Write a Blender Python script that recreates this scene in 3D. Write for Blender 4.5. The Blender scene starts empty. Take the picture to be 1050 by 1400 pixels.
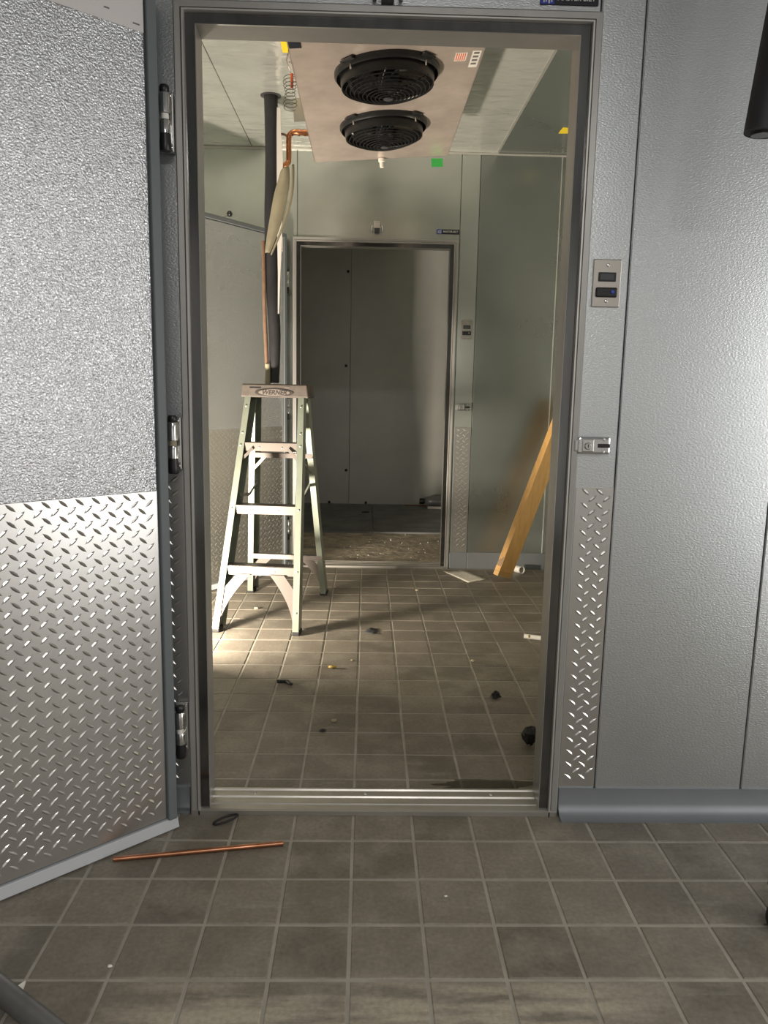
import bpy, math, random
from mathutils import Vector, Matrix, Euler
random.seed(7)
PI = math.pi
S = bpy.context.scene
C = S.collection

# ------------------------------------------------------------------ camera
F_PX, PITCH, YAW, ROLL, CAM_H = 1058.94, 0.1627, 0.0248, 0.0189, 1.1666
fwd = Vector((math.sin(YAW)*math.cos(PITCH), math.cos(YAW)*math.cos(PITCH), -math.sin(PITCH)))
rgt = Vector((math.cos(YAW), -math.sin(YAW), 0)); upv = rgt.cross(fwd)
r2 = rgt*math.cos(ROLL)+upv*math.sin(ROLL); u2 = -rgt*math.sin(ROLL)+upv*math.cos(ROLL)
cam = bpy.data.cameras.new('camera'); cob = bpy.data.objects.new('camera', cam); C.objects.link(cob)
cob.matrix_world = Matrix(((r2.x, u2.x, -fwd.x, 0), (r2.y, u2.y, -fwd.y, 0), (r2.z, u2.z, -fwd.z, CAM_H), (0, 0, 0, 1)))
cam.sensor_fit = 'VERTICAL'; cam.sensor_height = 36; cam.lens = F_PX*36/1400; cam.clip_start = .05
S.camera = cob
S.cycles.blur_glossy = 2; S.cycles.sample_clamp_indirect = 4
# ------------------------------------------------------------------ world, exposure, lights
w = bpy.data.worlds.new('world'); S.world = w; w.use_nodes = True
w.node_tree.nodes['Background'].inputs[0].default_value = (.5, .53, .56, 1)
w.node_tree.nodes['Background'].inputs[1].default_value = .05
S.view_settings.view_transform = 'Standard'; S.view_settings.look = 'None'
S.view_settings.gamma = 1; S.view_settings.exposure = 0.0; S.view_settings.use_curve_mapping = False
def area(name, loc, target, sx, sy, power, col):
    l = bpy.data.lights.new(name, 'AREA'); l.shape = 'RECTANGLE'; l.size = sx; l.size_y = sy; l.energy = power; l.color = col
    o = bpy.data.objects.new(name, l); C.objects.link(o); o.location = loc
    o.rotation_euler = (Vector(target)-Vector(loc)).to_track_quat('-Z', 'Y').to_euler(); return o
# added strip lamp, out of view, on the ceiling of the camera's room
area('added_ceiling_strip_lamp', (.3, -1.0, 2.46), (.3, -1.0, 0), 1.2, .25, 44, (1, .98, .95))
# assumed daylight, through an unseen doorway added to that room's side wall
area('assumed_doorway_daylight', (2.56, .28, 1.12), (0, .28, 1.0), 1.1, 2.0, 33, (1, .985, .96))
# assumed work lamp, out of view in the cold room, left of its doorway
LAMP = Vector((-1.06, 3.10, .22))
area('assumed_work_lamp_bulb', LAMP, LAMP+Vector((.42, .86, .55)), .16, .10, 98, (1, .88, .72))

# ------------------------------------------------------------------ helpers
class MB:
    def __init__(s): s.v = []; s.f = []
    def box(s, lo, hi):
        b = len(s.v); x0, y0, z0 = lo; x1, y1, z1 = hi
        s.v += [(x0,y0,z0),(x1,y0,z0),(x1,y1,z0),(x0,y1,z0),(x0,y0,z1),(x1,y0,z1),(x1,y1,z1),(x0,y1,z1)]
        s.f += [tuple(b+i for i in q) for q in ((0,3,2,1),(4,5,6,7),(0,1,5,4),(1,2,6,5),(2,3,7,6),(3,0,4,7))]; return s
    def hexa(s, bottom, top):
        b = len(s.v); s.v += [tuple(p) for p in bottom]+[tuple(p) for p in top]
        s.f += [tuple(b+i for i in q) for q in ((0,3,2,1),(4,5,6,7),(0,1,5,4),(1,2,6,5),(2,3,7,6),(3,0,4,7))]; return s
    def bar(s, p0, p1, wv, hv):
        """box beam from p0 to p1; wv, hv are half-extent vectors"""
        p0, p1, wv, hv = map(Vector, (p0, p1, wv, hv))
        q = [-wv-hv, wv-hv, wv+hv, -wv+hv]
        return s.hexa([p0+k for k in q], [p1+k for k in q])
    def tube(s, pts, r, seg=10, smooth=0, closed=False, rad=None):
        pts = [Vector(p) for p in pts]
        if smooth:
            P = pts; out = []; n = len(P)
            rng = range(n) if closed else range(n-1)
            ro = []
            for i in rng:
                a, b_, c, d = P[(i-1) % n if closed else max(i-1,0)], P[i], P[(i+1) % n], P[(i+2) % n if closed else min(i+2,n-1)]
                for k in range(smooth):
                    t = k/smooth
                    out.append(.5*((2*b_)+(c-a)*t+(2*a-5*b_+4*c-d)*t*t+(3*b_-a-3*c+d)*t**3))
                    if rad: ro.append(rad[i]*(1-t)+rad[(i+1) % n]*t)
            if not closed: out.append(P[-1]); ro.append(rad[-1] if rad else r)
            pts = out
            if rad: rad = ro
        n = len(pts); b = len(s.v); ref = None
        for i, p in enumerate(pts):
            if closed: t = pts[(i+1) % n]-pts[i-1]
            else: t = pts[min(i+1,n-1)]-pts[max(i-1,0)]
            t.normalize()
            if ref is None:
                ref = Vector((0,0,1)) if abs(t.z) < .9 else Vector((1,0,0))
            ref = (ref-t*ref.dot(t)).normalized(); bi = t.cross(ref); R = rad[i] if rad else r
            for k in range(seg):
                a = 2*PI*k/seg; s.v.append(tuple(p+(ref*math.cos(a)+bi*math.sin(a))*R))
        m = n if closed else n-1
        for i in range(m):
            for k in range(seg):
                a = b+i*seg+k; a2 = b+i*seg+(k+1) % seg; c = b+((i+1) % n)*seg+k; c2 = b+((i+1) % n)*seg+(k+1) % seg
                s.f.append((a, a2, c2, c))
        if not closed:
            s.f.append(tuple(b+k for k in range(seg))[::-1]); s.f.append(tuple(b+(n-1)*seg+k for k in range(seg)))
        return s
    def lathe(s, prof, seg=32, cx=0, cy=0, closed=False):
        """prof: (r, z) pairs about the z axis"""
        b = len(s.v); n = len(prof)
        for r, z in prof:
            for k in range(seg):
                a = 2*PI*k/seg; s.v.append((cx+r*math.cos(a), cy+r*math.sin(a), z))
        for i in range(n if closed else n-1):
            for k in range(seg):
                j = (i+1) % n
                s.f.append((b+i*seg+k, b+i*seg+(k+1) % seg, b+j*seg+(k+1) % seg, b+j*seg+k))
        return s
    def prism(s, poly, z0, z1, M=None):
        b = len(s.v); n = len(poly)
        M = M or Matrix.Identity(4)
        s.v += [tuple(M @ Vector((x,y,z0))) for x,y in poly]+[tuple(M @ Vector((x,y,z1))) for x,y in poly]
        s.f.append(tuple(b+i for i in range(n))[::-1]); s.f.append(tuple(b+n+i for i in range(n)))
        for i in range(n): s.f.append((b+i, b+(i+1) % n, b+n+(i+1) % n, b+n+i))
        return s
    def mesh(s, name, smooth=False):
        m = bpy.data.meshes.new(name); m.from_pydata([tuple(q) for q in s.v], [], s.f); m.update()
        if smooth:
            m.shade_smooth()
            m.set_sharp_from_angle(angle=math.radians(38))
        return m
    def build(s, name, mat, parent=None, smooth=False, bevel=0, seg=2):
        o = bpy.data.objects.new(name, s.mesh(name, smooth)); C.objects.link(o)
        if mat: o.data.materials.append(mat)
        if parent: o.parent = parent
        if bevel:
            md = o.modifiers.new('bevel', 'BEVEL'); md.width = bevel; md.segments = seg; md.limit_method = 'ANGLE'
            md.angle_limit = math.radians(40)
        return o
def empty(name, loc=(0,0,0), rot=(0,0,0), parent=None):
    o = bpy.data.objects.new(name, None); C.objects.link(o); o.location = loc; o.rotation_euler = rot; o.empty_display_size = .05
    if parent: o.parent = parent
    return o
def tag(o, label, cat, group=None):
    o['label'] = label; o['category'] = cat
    if group: o['group'] = group
    return o
def structure(o): o['kind'] = 'structure'; return o
def copy_tree(o, parent=None):
    c = o.copy(); C.objects.link(c); c.parent = parent
    for ch in list(o.children): copy_tree(ch, c)
    return c
def text_part(name, txt, size, mat, parent, M, shear=0, sx=1, extrude=.0004, bold=0):
    cu = bpy.data.curves.new(name, 'FONT'); cu.body = txt; cu.size = size; cu.align_x = 'CENTER'; cu.align_y = 'CENTER'
    cu.shear = shear; cu.extrude = extrude; cu.offset = bold
    t = bpy.data.objects.new(name, cu); C.objects.link(t)
    bpy.context.view_layer.update()
    me = bpy.data.meshes.new_from_object(t.evaluated_get(bpy.context.evaluated_depsgraph_get()))
    bpy.data.objects.remove(t)
    me.transform(M @ Matrix.Diagonal((sx, 1, 1, 1))); me.materials.clear(); me.materials.append(mat)
    o = bpy.data.objects.new(name, me); C.objects.link(o); o.parent = parent; return o
FACE = Matrix.Rotation(PI/2, 4, 'X')          # text in the XZ plane, reading from -Y
def T(x, y, z): return Matrix.Translation((x, y, z))

# ------------------------------------------------------------------ materials
def mat(name, col, rough=.5, metal=0, spec=.5, bump=None, var=None, coords='Object', aniso=0, alpha=None):
    """bump=(scale, strength, distance, stretch xyz); var=(scale, amount, detail, stretch) colour mottling; roughness follows it"""
    m = bpy.data.materials.new(name); m.use_nodes = True; nt = m.node_tree; N = nt.nodes; L = nt.links
    p = N['Principled BSDF']
    p.inputs['Base Color'].default_value = (*col, 1); p.inputs['Roughness'].default_value = rough
    p.inputs['Metallic'].default_value = metal; p.inputs['Specular IOR Level'].default_value = spec
    tc = N.new('ShaderNodeTexCoord')
    def vec(st):
        mp = N.new('ShaderNodeMapping'); mp.inputs['Scale'].default_value = st; L.new(tc.outputs[coords], mp.inputs[0]); return mp.outputs[0]
    if var:
        sc, am, det, st = var
        nz = N.new('ShaderNodeTexNoise'); nz.inputs['Scale'].default_value = sc; nz.inputs['Detail'].default_value = det
        nz.inputs['Roughness'].default_value = .6; L.new(vec(st), nz.inputs['Vector'])
        mr = N.new('ShaderNodeMapRange'); mr.inputs['From Min'].default_value = .3; mr.inputs['From Max'].default_value = .7
        mr.inputs['To Min'].default_value = 1-am; mr.inputs['To Max'].default_value = 1+am; L.new(nz.outputs[0], mr.inputs[0])
        mx = N.new('ShaderNodeVectorMath'); mx.operation = 'SCALE'; mx.inputs[0].default_value = col; L.new(mr.outputs[0], mx.inputs['Scale'])
        L.new(mx.outputs[0], p.inputs['Base Color'])
        rr = N.new('ShaderNodeMapRange'); rr.inputs['From Min'].default_value = .3; rr.inputs['From Max'].default_value = .7
        rr.inputs['To Min'].default_value = rough*(1+am*.7); rr.inputs['To Max'].default_value = rough*(1-am*.7); L.new(nz.outputs[0], rr.inputs[0])
        L.new(rr.outputs[0], p.inputs['Roughness'])
    if bump:
        sc, stg, dist, st = bump
        nz = N.new('ShaderNodeTexNoise'); nz.inputs['Scale'].default_value = sc; nz.inputs['Detail'].default_value = 2; nz.inputs['Distortion'].default_value = .4
        L.new(vec(st), nz.inputs['Vector'])
        bp = N.new('ShaderNodeBump'); bp.inputs['Strength'].default_value = stg; bp.inputs['Distance'].default_value = dist
        L.new(nz.outputs[0], bp.inputs['Height']); L.new(bp.outputs[0], p.inputs['Normal'])
    if alpha is not None: p.inputs['Alpha'].default_value = alpha
    return m
ONE = (1, 1, 1)
M = {}
M['stucco'] = mat('embossed galvanised steel', (.60,.62,.63), .32, .88, bump=(330, .42, .0016, (.5,1,1)), var=(2.2, .06, 4, ONE))
M['stucco_door'] = mat('coarse embossed steel', (.66,.67,.69), .27, .88, bump=(215, .95, .003, ONE), var=(1.5, .05, 3, ONE))
M['panel'] = mat('smooth galvanised panel', (.62,.65,.61), .24, .82, var=(3.0, .10, 5, ONE))
M['panel_ceiling'] = mat('ceiling panel steel', (.66,.67,.63), .17, .55, bump=(7, .35, .02, (1,2.5,1)), var=(4, .12, 5, ONE))
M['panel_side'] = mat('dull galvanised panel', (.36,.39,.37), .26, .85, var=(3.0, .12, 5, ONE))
M['panel_dark'] = mat('store room panel', (.70,.71,.67), .4, .25, bump=(120, .2, .002, ONE), var=(3, .06, 4, ONE))
M['joint'] = mat('dark joint', (.03,.03,.03), .8)
M['plate'] = mat('aluminium tread plate', (.66,.645,.62), .30, .95, var=(6, .05, 4, ONE))
M['frame'] = mat('grey aluminium frame', (.36,.35,.335), .38, .45, var=(8, .08, 4, (1,1,.1)))
M['frame_light'] = mat('light aluminium ridge', (.62,.60,.57), .35, .7)
M['strip'] = mat('polished dark heater strip', (.18,.18,.18), .13, .95, var=(12, .3, 3, (1,1,.15)))
M['sill'] = mat('aluminium threshold', (.48,.46,.42), .36, .8, var=(14, .14, 5, (.3,1,1)))
M['cove'] = mat('grey coved base', (.24,.255,.27), .5, .6, var=(5, .07, 4, ONE))
M['gasket'] = mat('grey vinyl gasket', (.14,.155,.165), .5)
M['sweep'] = mat('pale grey sweep', (.45,.46,.48), .5)
M['chrome'] = mat('chrome', (.72,.72,.72), .12, 1)
M['chrome_dull'] = mat('satin zinc', (.62,.62,.60), .3, 1)
M['steel'] = mat('brushed steel plate', (.52,.49,.45), .32, 1, bump=(60, .05, .001, (1,1,12)))
M['black'] = mat('black plastic', (.012,.012,.013), .35)
M['black_matt'] = mat('black foam insulation', (.018,.017,.02), .7, var=(10, .4, 3, (1,1,.3)), bump=(60, .2, .002, ONE))
M['dark'] = mat('dark grey plastic', (.05,.05,.055), .45)
M['white'] = mat('white plastic', (.78,.76,.70), .5)
M['paper'] = mat('paper', (.70,.67,.66), .7, bump=(25, .2, .002, ONE))
M['paper_dirty'] = mat('dusty paper', (.66,.63,.55), .8, var=(12, .1, 3, ONE), bump=(25, .3, .002, ONE))
M['ink'] = mat('printed ink', (.16,.15,.15), .7)
M['copper'] = mat('copper', (.72,.30,.15), .28, 1, var=(20, .2, 3, ONE))
M['copper_old'] = mat('handled copper', (.40,.18,.10), .36, .95, var=(14, .3, 3, ONE))
M['copper_dull'] = mat('tarnished copper', (.34,.21,.14), .45, .6, var=(20, .25, 3, ONE))
M['tape_tan'] = mat('beige foam sleeve', (.31,.275,.19), .7, var=(10, .12, 3, ONE))
M['tape_white'] = mat('white tape', (.80,.76,.72), .5)
M['yellow'] = mat('yellow tape', (.85,.62,.02), .5)
M['green'] = mat('green tape', (.04,.40,.08), .5)
M['orange'] = mat('orange tag', (.75,.13,.03), .5)
M['wire'] = mat('thin wire', (.16,.15,.13), .4, .8)
M['pan'] = mat('aluminium drain pan', (.66,.56,.50), .32, .55, var=(5, .2, 5, ONE), bump=(7, .12, .01, ONE))
M['alu'] = mat('aluminium sheet', (.62,.61,.58), .3, .9)
M['ladder'] = mat('mint green fibreglass rail', (.24,.265,.215), .38, .25, var=(14, .12, 4, (1,1,.3)))
M['ladder_step'] = mat('ladder aluminium step', (.18,.157,.142), .42, .4, var=(14, .12, 4, (.3,1,1)))
M['ladder_cap'] = mat('worn brown plastic cap', (.078,.063,.053), .6, var=(16, .3, 5, ONE))
M['logo_dark'] = mat('logo brown', (.025,.02,.018), .5)
M['logo_light'] = mat('logo beige', (.15,.125,.108), .5)
M['rubber'] = mat('black rubber', (.02,.02,.02), .7)
M['wood'] = mat('yellow pine', (.66,.38,.13), .5, var=(6, .14, 4, (9,9,.6)))
M['wood_end'] = mat('end grain', (.55,.34,.13), .7)
M['blue'] = mat('blue enamel', (.03,.06,.42), .35)
M['badge'] = mat('badge black', (.012,.014,.022), .35)
M['badge_text'] = mat('badge lettering', (.60,.60,.58), .4)
M['debris_black'] = mat('black scrap', (.012,.012,.012), .6)
M['stone'] = mat('grit', (.35,.30,.20), .8)
M['mustard'] = mat('mustard scrap', (.42,.28,.06), .7)
M['red'] = mat('red rag', (.35,.08,.04), .7)
M['grey_can'] = mat('grey cylinder', (.28,.28,.29), .35, .3)
M['white_wall'] = mat('painted white wall', (.72,.71,.69), .7, var=(2, .04, 3, ONE))
M['grey_wall'] = mat('grey block wall', (.42,.43,.43), .7, var=(2, .06, 3, ONE))
M['hose'] = mat('grey pipe', (.12,.12,.115), .42, .2, var=(12, .2, 3, ONE))

def tile_mat():
    m = bpy.data.materials.new('dusty quarry tile'); m.use_nodes = True; nt = m.node_tree; N = nt.nodes; L = nt.links
    p = N['Principled BSDF']; geo = N.new('ShaderNodeNewGeometry'); oi = N.new('ShaderNodeObjectInfo')
    def noise(sc, det, st=ONE, rough=.6):
        mp = N.new('ShaderNodeMapping'); mp.inputs['Scale'].default_value = st; L.new(geo.outputs['Position'], mp.inputs[0])
        n = N.new('ShaderNodeTexNoise'); n.inputs['Scale'].default_value = sc; n.inputs['Detail'].default_value = det
        n.inputs['Roughness'].default_value = rough; L.new(mp.outputs[0], n.inputs['Vector']); return n.outputs[0]
    def ramp(src, pts):
        r = N.new('ShaderNodeValToRGB'); r.color_ramp.elements[0].position = pts[0][0]; r.color_ramp.elements[0].color = (*pts[0][1], 1)
        r.color_ramp.elements[1].position = pts[1][0]; r.color_ramp.elements[1].color = (*pts[1][1], 1); L.new(src, r.inputs[0]); return r.outputs[0]
    base = ramp(oi.outputs['Random'], ((0, (.145,.128,.102)), (1, (.205,.178,.142))))
    dust = ramp(noise(7, 6), ((.44, (0,0,0)), (.66, (.8,.8,.8))))
    mx = N.new('ShaderNodeMix'); mx.data_type = 'RGBA'; L.new(dust, mx.inputs[0]); L.new(base, mx.inputs[6]); mx.inputs[7].default_value = (.255,.228,.185,1)
    streak = ramp(noise(9, 5, (.35,2.2,1)), ((.62, (0,0,0)), (.72, (.5,.5,.5))))
    m2 = N.new('ShaderNodeMix'); m2.data_type = 'RGBA'; L.new(streak, m2.inputs[0]); L.new(mx.outputs[2], m2.inputs[6]); m2.inputs[7].default_value = (.30,.28,.235,1)
    # pale mortar smears, with the brighter lit strip of floor painted in
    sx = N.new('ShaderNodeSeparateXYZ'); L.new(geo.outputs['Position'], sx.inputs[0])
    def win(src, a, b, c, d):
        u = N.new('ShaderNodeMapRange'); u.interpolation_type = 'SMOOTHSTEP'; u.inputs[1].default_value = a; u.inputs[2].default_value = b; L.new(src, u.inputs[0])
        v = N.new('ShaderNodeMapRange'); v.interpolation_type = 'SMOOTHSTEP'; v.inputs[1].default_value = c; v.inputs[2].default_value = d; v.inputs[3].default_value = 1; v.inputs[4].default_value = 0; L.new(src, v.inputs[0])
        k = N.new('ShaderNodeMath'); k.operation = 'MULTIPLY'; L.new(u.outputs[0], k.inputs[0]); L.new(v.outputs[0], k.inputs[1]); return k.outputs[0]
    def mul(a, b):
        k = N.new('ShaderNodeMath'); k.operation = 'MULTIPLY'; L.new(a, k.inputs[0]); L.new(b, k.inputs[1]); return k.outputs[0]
    lit_smear = mul(mul(win(sx.outputs[1], 1.0, 1.15, 1.32, 1.40), win(sx.outputs[0], -.60, -.30, .40, .70)), ramp(noise(11, 5, (.30,1.6,1)), ((.40, (0,0,0)), (.58, (.8,.8,.8)))))
    m25 = N.new('ShaderNodeMix'); m25.data_type = 'RGBA'; L.new(lit_smear, m25.inputs[0]); L.new(m2.outputs[2], m25.inputs[6]); m25.inputs[7].default_value = (.44,.39,.30,1)
    fine = ramp(noise(90, 3), ((.3, (.82,.82,.82)), (.7, (1.1,1.1,1.1))))
    m3 = N.new('ShaderNodeMix'); m3.data_type = 'RGBA'; m3.blend_type = 'MULTIPLY'; m3.inputs[0].default_value = 1
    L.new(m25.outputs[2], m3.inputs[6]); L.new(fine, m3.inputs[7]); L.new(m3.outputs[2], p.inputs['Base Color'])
    p.inputs['Roughness'].default_value = .55; p.inputs['Specular IOR Level'].default_value = .35
    bp = N.new('ShaderNodeBump'); bp.inputs['Strength'].default_value = .25; bp.inputs['Distance'].default_value = .002
    L.new(noise(60, 4), bp.inputs['Height']); L.new(bp.outputs[0], p.inputs['Normal'])
    return m
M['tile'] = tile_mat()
M['grout'] = mat('cement grout', (.315,.29,.245), .85, var=(9, .18, 5, ONE), bump=(120, .3, .002, ONE))
M['rough_concrete'] = mat('rough concrete', (.58,.50,.38), .85, var=(7, .5, 6, ONE), bump=(24, .8, .012, ONE))
M['slab'] = mat('grey floor panel', (.22,.225,.215), .5, .2, var=(5, .18, 5, ONE), bump=(60, .2, .002, ONE))
M['wet'] = mat('wet film', (.05,.042,.025), .15, 0, .5, alpha=.32)

# ------------------------------------------------------------------ key dimensions (metres)
YW, YI = 1.977, 2.080        # cold room front wall: outer and inner face
YF, YG = 4.887, 4.990        # partition: near and far face
YB = 7.47                    # end of the store room
XR, XL = 1.30, -1.75        # cold room side walls
HC = 2.54                    # ceiling
OX0, OX1, OY0 = -2.3, 2.5, -2.2   # room the camera is in
DL, DR, DT = -.462, .541, 2.037     # doorway casing: outer edges
IL, IR, IT = DL+.050, DR-.050, DT-.058   # clear opening

# ------------------------------------------------------------------ floor with tiles
TP, TS = .1585, .1515
TX0, TY0 = .1391, 1.8431
floor = MB().box((OX0, OY0, -.06), (OX1, YI-.05, -.0018)).build('floor', M['grout']); structure(floor)
floor2 = MB().box((XL, YI-.05, -.06), (XR, YG-.05, -.0018)).build('floor_cold_room', M['grout']); structure(floor2)
def tile_shape(mb, h=0, x=0, y=0, z=0):
    a, b = TS/2, TS/2-.0022
    bo = [(x-a,y-a,-.012),(x+a,y-a,-.012),(x+a,y+a,-.012),(x-a,y+a,-.012)]
    mi = [(x-a,y-a,z-.0022),(x+a,y-a,z-.0022),(x+a,y+a,z-.0022),(x-a,y+a,z-.0022)]
    to = [(x-b,y-b,z),(x+b,y-b,z),(x+b,y+b,z),(x-b,y+b,z)]
    i = len(mb.v); mb.v += bo+mi+to
    for k in range(4):
        j = (k+1) % 4
        mb.f += [(i+k,i+j,i+4+j,i+4+k),(i+4+k,i+4+j,i+8+j,i+8+k)]
    mb.f.append((i+8,i+9,i+10,i+11)); return mb
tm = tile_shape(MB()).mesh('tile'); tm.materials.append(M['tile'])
rest = MB(); rest2 = MB(); n1 = n2 = 0
for j in range(-27, 21):
    for i in range(-16, 16):
        x = TX0+(i+.5)*TP; y = TY0+(j+.5)*TP
        inner = y > YI-.02
        if inner:
            if x < XL+.02 or x > XR-.02 or y > YF-.02: continue
        else:
            if x < OX0+.08 or x > OX1-.08 or y < OY0+.08 or y > YW-.0: continue
        zj = random.uniform(-.0004, .0006)
        if inner: show = x > -1.0
        else: show = y > 1.02 and -1.25 < x < 1.35
        if not show:
            tile_shape(rest2 if inner else rest, 0, x, y, zj); continue
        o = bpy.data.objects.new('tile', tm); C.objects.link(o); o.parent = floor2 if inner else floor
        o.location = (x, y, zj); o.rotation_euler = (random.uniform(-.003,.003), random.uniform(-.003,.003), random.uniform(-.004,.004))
        if inner: n2 += 1
        else: n1 += 1
print('tiles', n1, n2)
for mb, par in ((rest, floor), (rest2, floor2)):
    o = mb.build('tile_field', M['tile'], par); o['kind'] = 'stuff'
# store room beyond the partition
fl3 = MB().box((-1.3, YG-.05, -.12), (1.4, YB, .003)).build('floor_store_room', M['rough_concrete']); structure(fl3)
sl = MB()
for x0, x1 in ((-1.3, -.172), (-.168, .9), (.904, 1.4)): pass
for k, (x0, x1) in enumerate(((-1.3, .062), (.066, 1.4))):
    MB().box((x0, 6.03, .0), (x1, YB, .018)).build('floor_panel', M['slab'], fl3, bevel=.004)

# ------------------------------------------------------------------ walls
def panel(parent, lo, hi, m, name='panel'):
    return MB().box(lo, hi).build(name, m, parent, bevel=.0025, seg=1)
G = .003
wf = structure(empty('wall_front', (0, YW, 0)))
def wpanel(par, x0, x1, z0, z1, y0, y1, m):
    o = panel(par, (x0+G/2, y0-par.location.y, z0), (x1-G/2, y1-par.location.y, z1), m); return o
PL, PR = -.572, .6455      # doorway panel edges
for a, b in ((OX0, -1.72), (-1.72, -1.15), (-1.15, PL), (PR, 1.054), (1.054, 1.95), (1.95, OX1)):
    wpanel(wf, a, b, 0, HC, YW, YI, M['stucco'])
wpanel(wf, PL, DL+.003, 0, HC, YW, YI, M['stucco']); wpanel(wf, DR-.003, PR, 0, HC, YW, YI, M['stucco'])
wpanel(wf, DL+.003, DL+.03, 0, DT-.02, YW, YI, M['stucco']); wpanel(wf, DR-.03, DR-.003, 0, DT-.02, YW, YI, M['stucco'])
wpanel(wf, DL+.003, DR-.003, DT-.017, HC, YW, YI, M['stucco'])
MB().box((OX0, .02, 0), (DL+.028, .09, HC-.01)).build('panel_core', M['joint'], wf)
MB().box((DR-.028, .02, 0), (OX1, .09, HC-.01)).build('panel_core', M['joint'], wf)

# tread plate sheets
def tread(wd, ht, mb=None, flip=False):
    """sheet in the XZ plane, front face towards -Y, origin bottom-left"""
    mb = mb or MB(); t = .0025
    mb.box((0, -t, 0), (wd, 0, ht))
    px, pz = .0375, .036; ln, wd2, h = .0145, .0036, .0020
    nz = int(ht/pz)+1; nx = int(wd/px)+1
    for i in range(nx*2+1):
        for j in range(nz*2+1):
            if (i+j) % 2: continue
            cx = .006+i*px/2; cz = .008+j*pz/2
            if cx < .008 or cx > wd-.008 or cz < .009 or cz > ht-.009: continue
            sg = 1 if i % 2 == 0 else -1
            if flip: sg = -sg
            a = math.radians(40)*sg; ca, sa = math.cos(a), math.sin(a)
            def P(u, v, y): return (cx+u*ca-v*sa, y, cz+u*sa+v*ca)
            b = len(mb.v)
            mb.v += [P(-ln,0,-t), P(-ln*.35,-wd2,-t), P(ln*.35,-wd2,-t), P(ln,0,-t), P(ln*.35,wd2,-t), P(-ln*.35,wd2,-t), P(-ln*.5,0,-t-h), P(ln*.5,0,-t-h)]
            mb.f += [tuple(b+q for q in f) for f in ((0,1,6),(1,2,7,6),(2,3,7),(3,4,7),(4,5,6,7),(5,0,6))]
    return mb
def tread_part(name, wd, ht, parent, loc, screws=True, flip=False):
    o = tread(wd, ht, flip=flip).build(name, M['plate'], parent); o.location = loc
    if screws:
        for sx in (.008, wd-.008):
            for sz in (.012, ht*.5, ht-.012):
                s = MB().lathe([(0,-.0035),(.003,-.003),(.0042,-.0012),(.0045,0)], 10).build('screw', M['chrome_dull'], o, smooth=True)
                s.rotation_euler = (-PI/2*-1, 0, 0); s.location = (sx, -.0025, sz)
    return o
tread_part('kick_plate', PR-.003-DR-.004, .83, wf, (DR+.004, 0, .085))
tread_part('kick_plate', DL-.004-PL-.003, .845, wf, (PL+.003, 0, .083))

# coved base along the front wall
def cove(name, x0, x1, y, h, out, parent=None, m='cove'):
    prof = [(0,h),( -.006,h),(-.007,h*.45),(-.012,h*.25),(-out*.6,h*.08),(-out,.004),(-out,0),(0,0)]
    mb = MB(); b = 0
    for x in (x0, x1):
        mb.v += [(x, y+p, z) for p, z in prof]
    n = len(prof)
    for i in range(n): mb.f.append((i, (i+1) % n, n+(i+1) % n, n+i))
    mb.f += [tuple(range(n))[::-1], tuple(range(n, 2*n))]
    return mb.build(name, M[m], parent, smooth=True)
structure(cove('baseboard_front', DR+.005, 1.6, YW, .078, .045)); structure(cove('baseboard_front', -1.4, DL-.004, YW, .074, .012))

# doorway casings (near one and partition one share their meshes)
def casing_ring(prof, L_, R_, T_, name, m, parent):
    """prof: (offset inwards from the outer edge, y) ; runs up the left side, over, down the right; mitred"""
    mb = MB(); n = len(prof); path = []
    for (d, y) in prof:
        path.append([(L_+d, y, 0), (L_+d, y, T_-d), (R_-d, y, T_-d), (R_-d, y, 0)])
    for k in range(4):
        for i in range(n): mb.v.append(path[i][k])
    for k in range(3):
        for i in range(n):
            j = (i+1) % n; mb.f.append((k*n+i, k*n+j, (k+1)*n+j, (k+1)*n+i))
    mb.f.append(tuple(range(n))[::-1]); mb.f.append(tuple(range(3*n, 4*n)))
    return mb.build(name, m, parent)
def doorway_frame(name, y, depth):
    e = structure(empty(name, (0, y, 0)))
    casing_ring([(0,.01),(0,-.012),(.003,-.014),(.016,-.013),(.0175,-.008),(.0175,.01)], DL, DR, DT, 'casing', M['frame'], e)
    casing_ring([(.0177,.01),(.0177,-.012),(.020,-.016),(.0235,-.016),(.025,-.012),(.025,.01)], DL, DR, DT, 'casing_ridge', M['frame_light'], e)
    casing_ring([(.0252,.01),(.0252,-.004),(.0485,-.004),(.0485,.01)], DL, DR, DT, 'heater_strip', M['strip'], e)
    casing_ring([(.0487,.012),(.0487,-.006),(.0500,-.007),(.0510,-.004),(.0465,depth-.018),(.043,depth-.013),(.029,depth-.013),(.029,.012)], DL, DR, DT, 'jamb_lining', M['frame'], e)
    # threshold with ribs
    prof = [(-.016,0),(-.016,.012),(-.010,.0155),(.010,.0165),(.013,.0195),(.017,.0195),(.020,.0165),(.045,.0175),(.048,.0215),(.054,.0215),(.057,.018),(.082,.018),(.085,.022),(.092,.022),(.098,.017),(.112,.010),(.112,0)]
    mb = MB(); n = len(prof)
    for x in (DL+.001, DR-.001): mb.v += [(x, p, z) for p, z in prof]
    for i in range(n): mb.f.append((i, (i+1) % n, n+(i+1) % n, n+i))
    mb.f += [tuple(range(n))[::-1], tuple(range(n, 2*n))]
    s = mb.build('threshold', M['sill'], e)
    for x in (-.30, .012, .37):
        q = MB().lathe([(0,.0035),(.003,.003),(.005,.001),(.0052,0)], 12).build('screw', M['chrome_dull'], s, smooth=True); q.location = (x, .066, .0178)
    return e
doorway_frame('trim_1', YW, YI-YW); doorway_frame('trim_2', YF, YG-YF)

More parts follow.
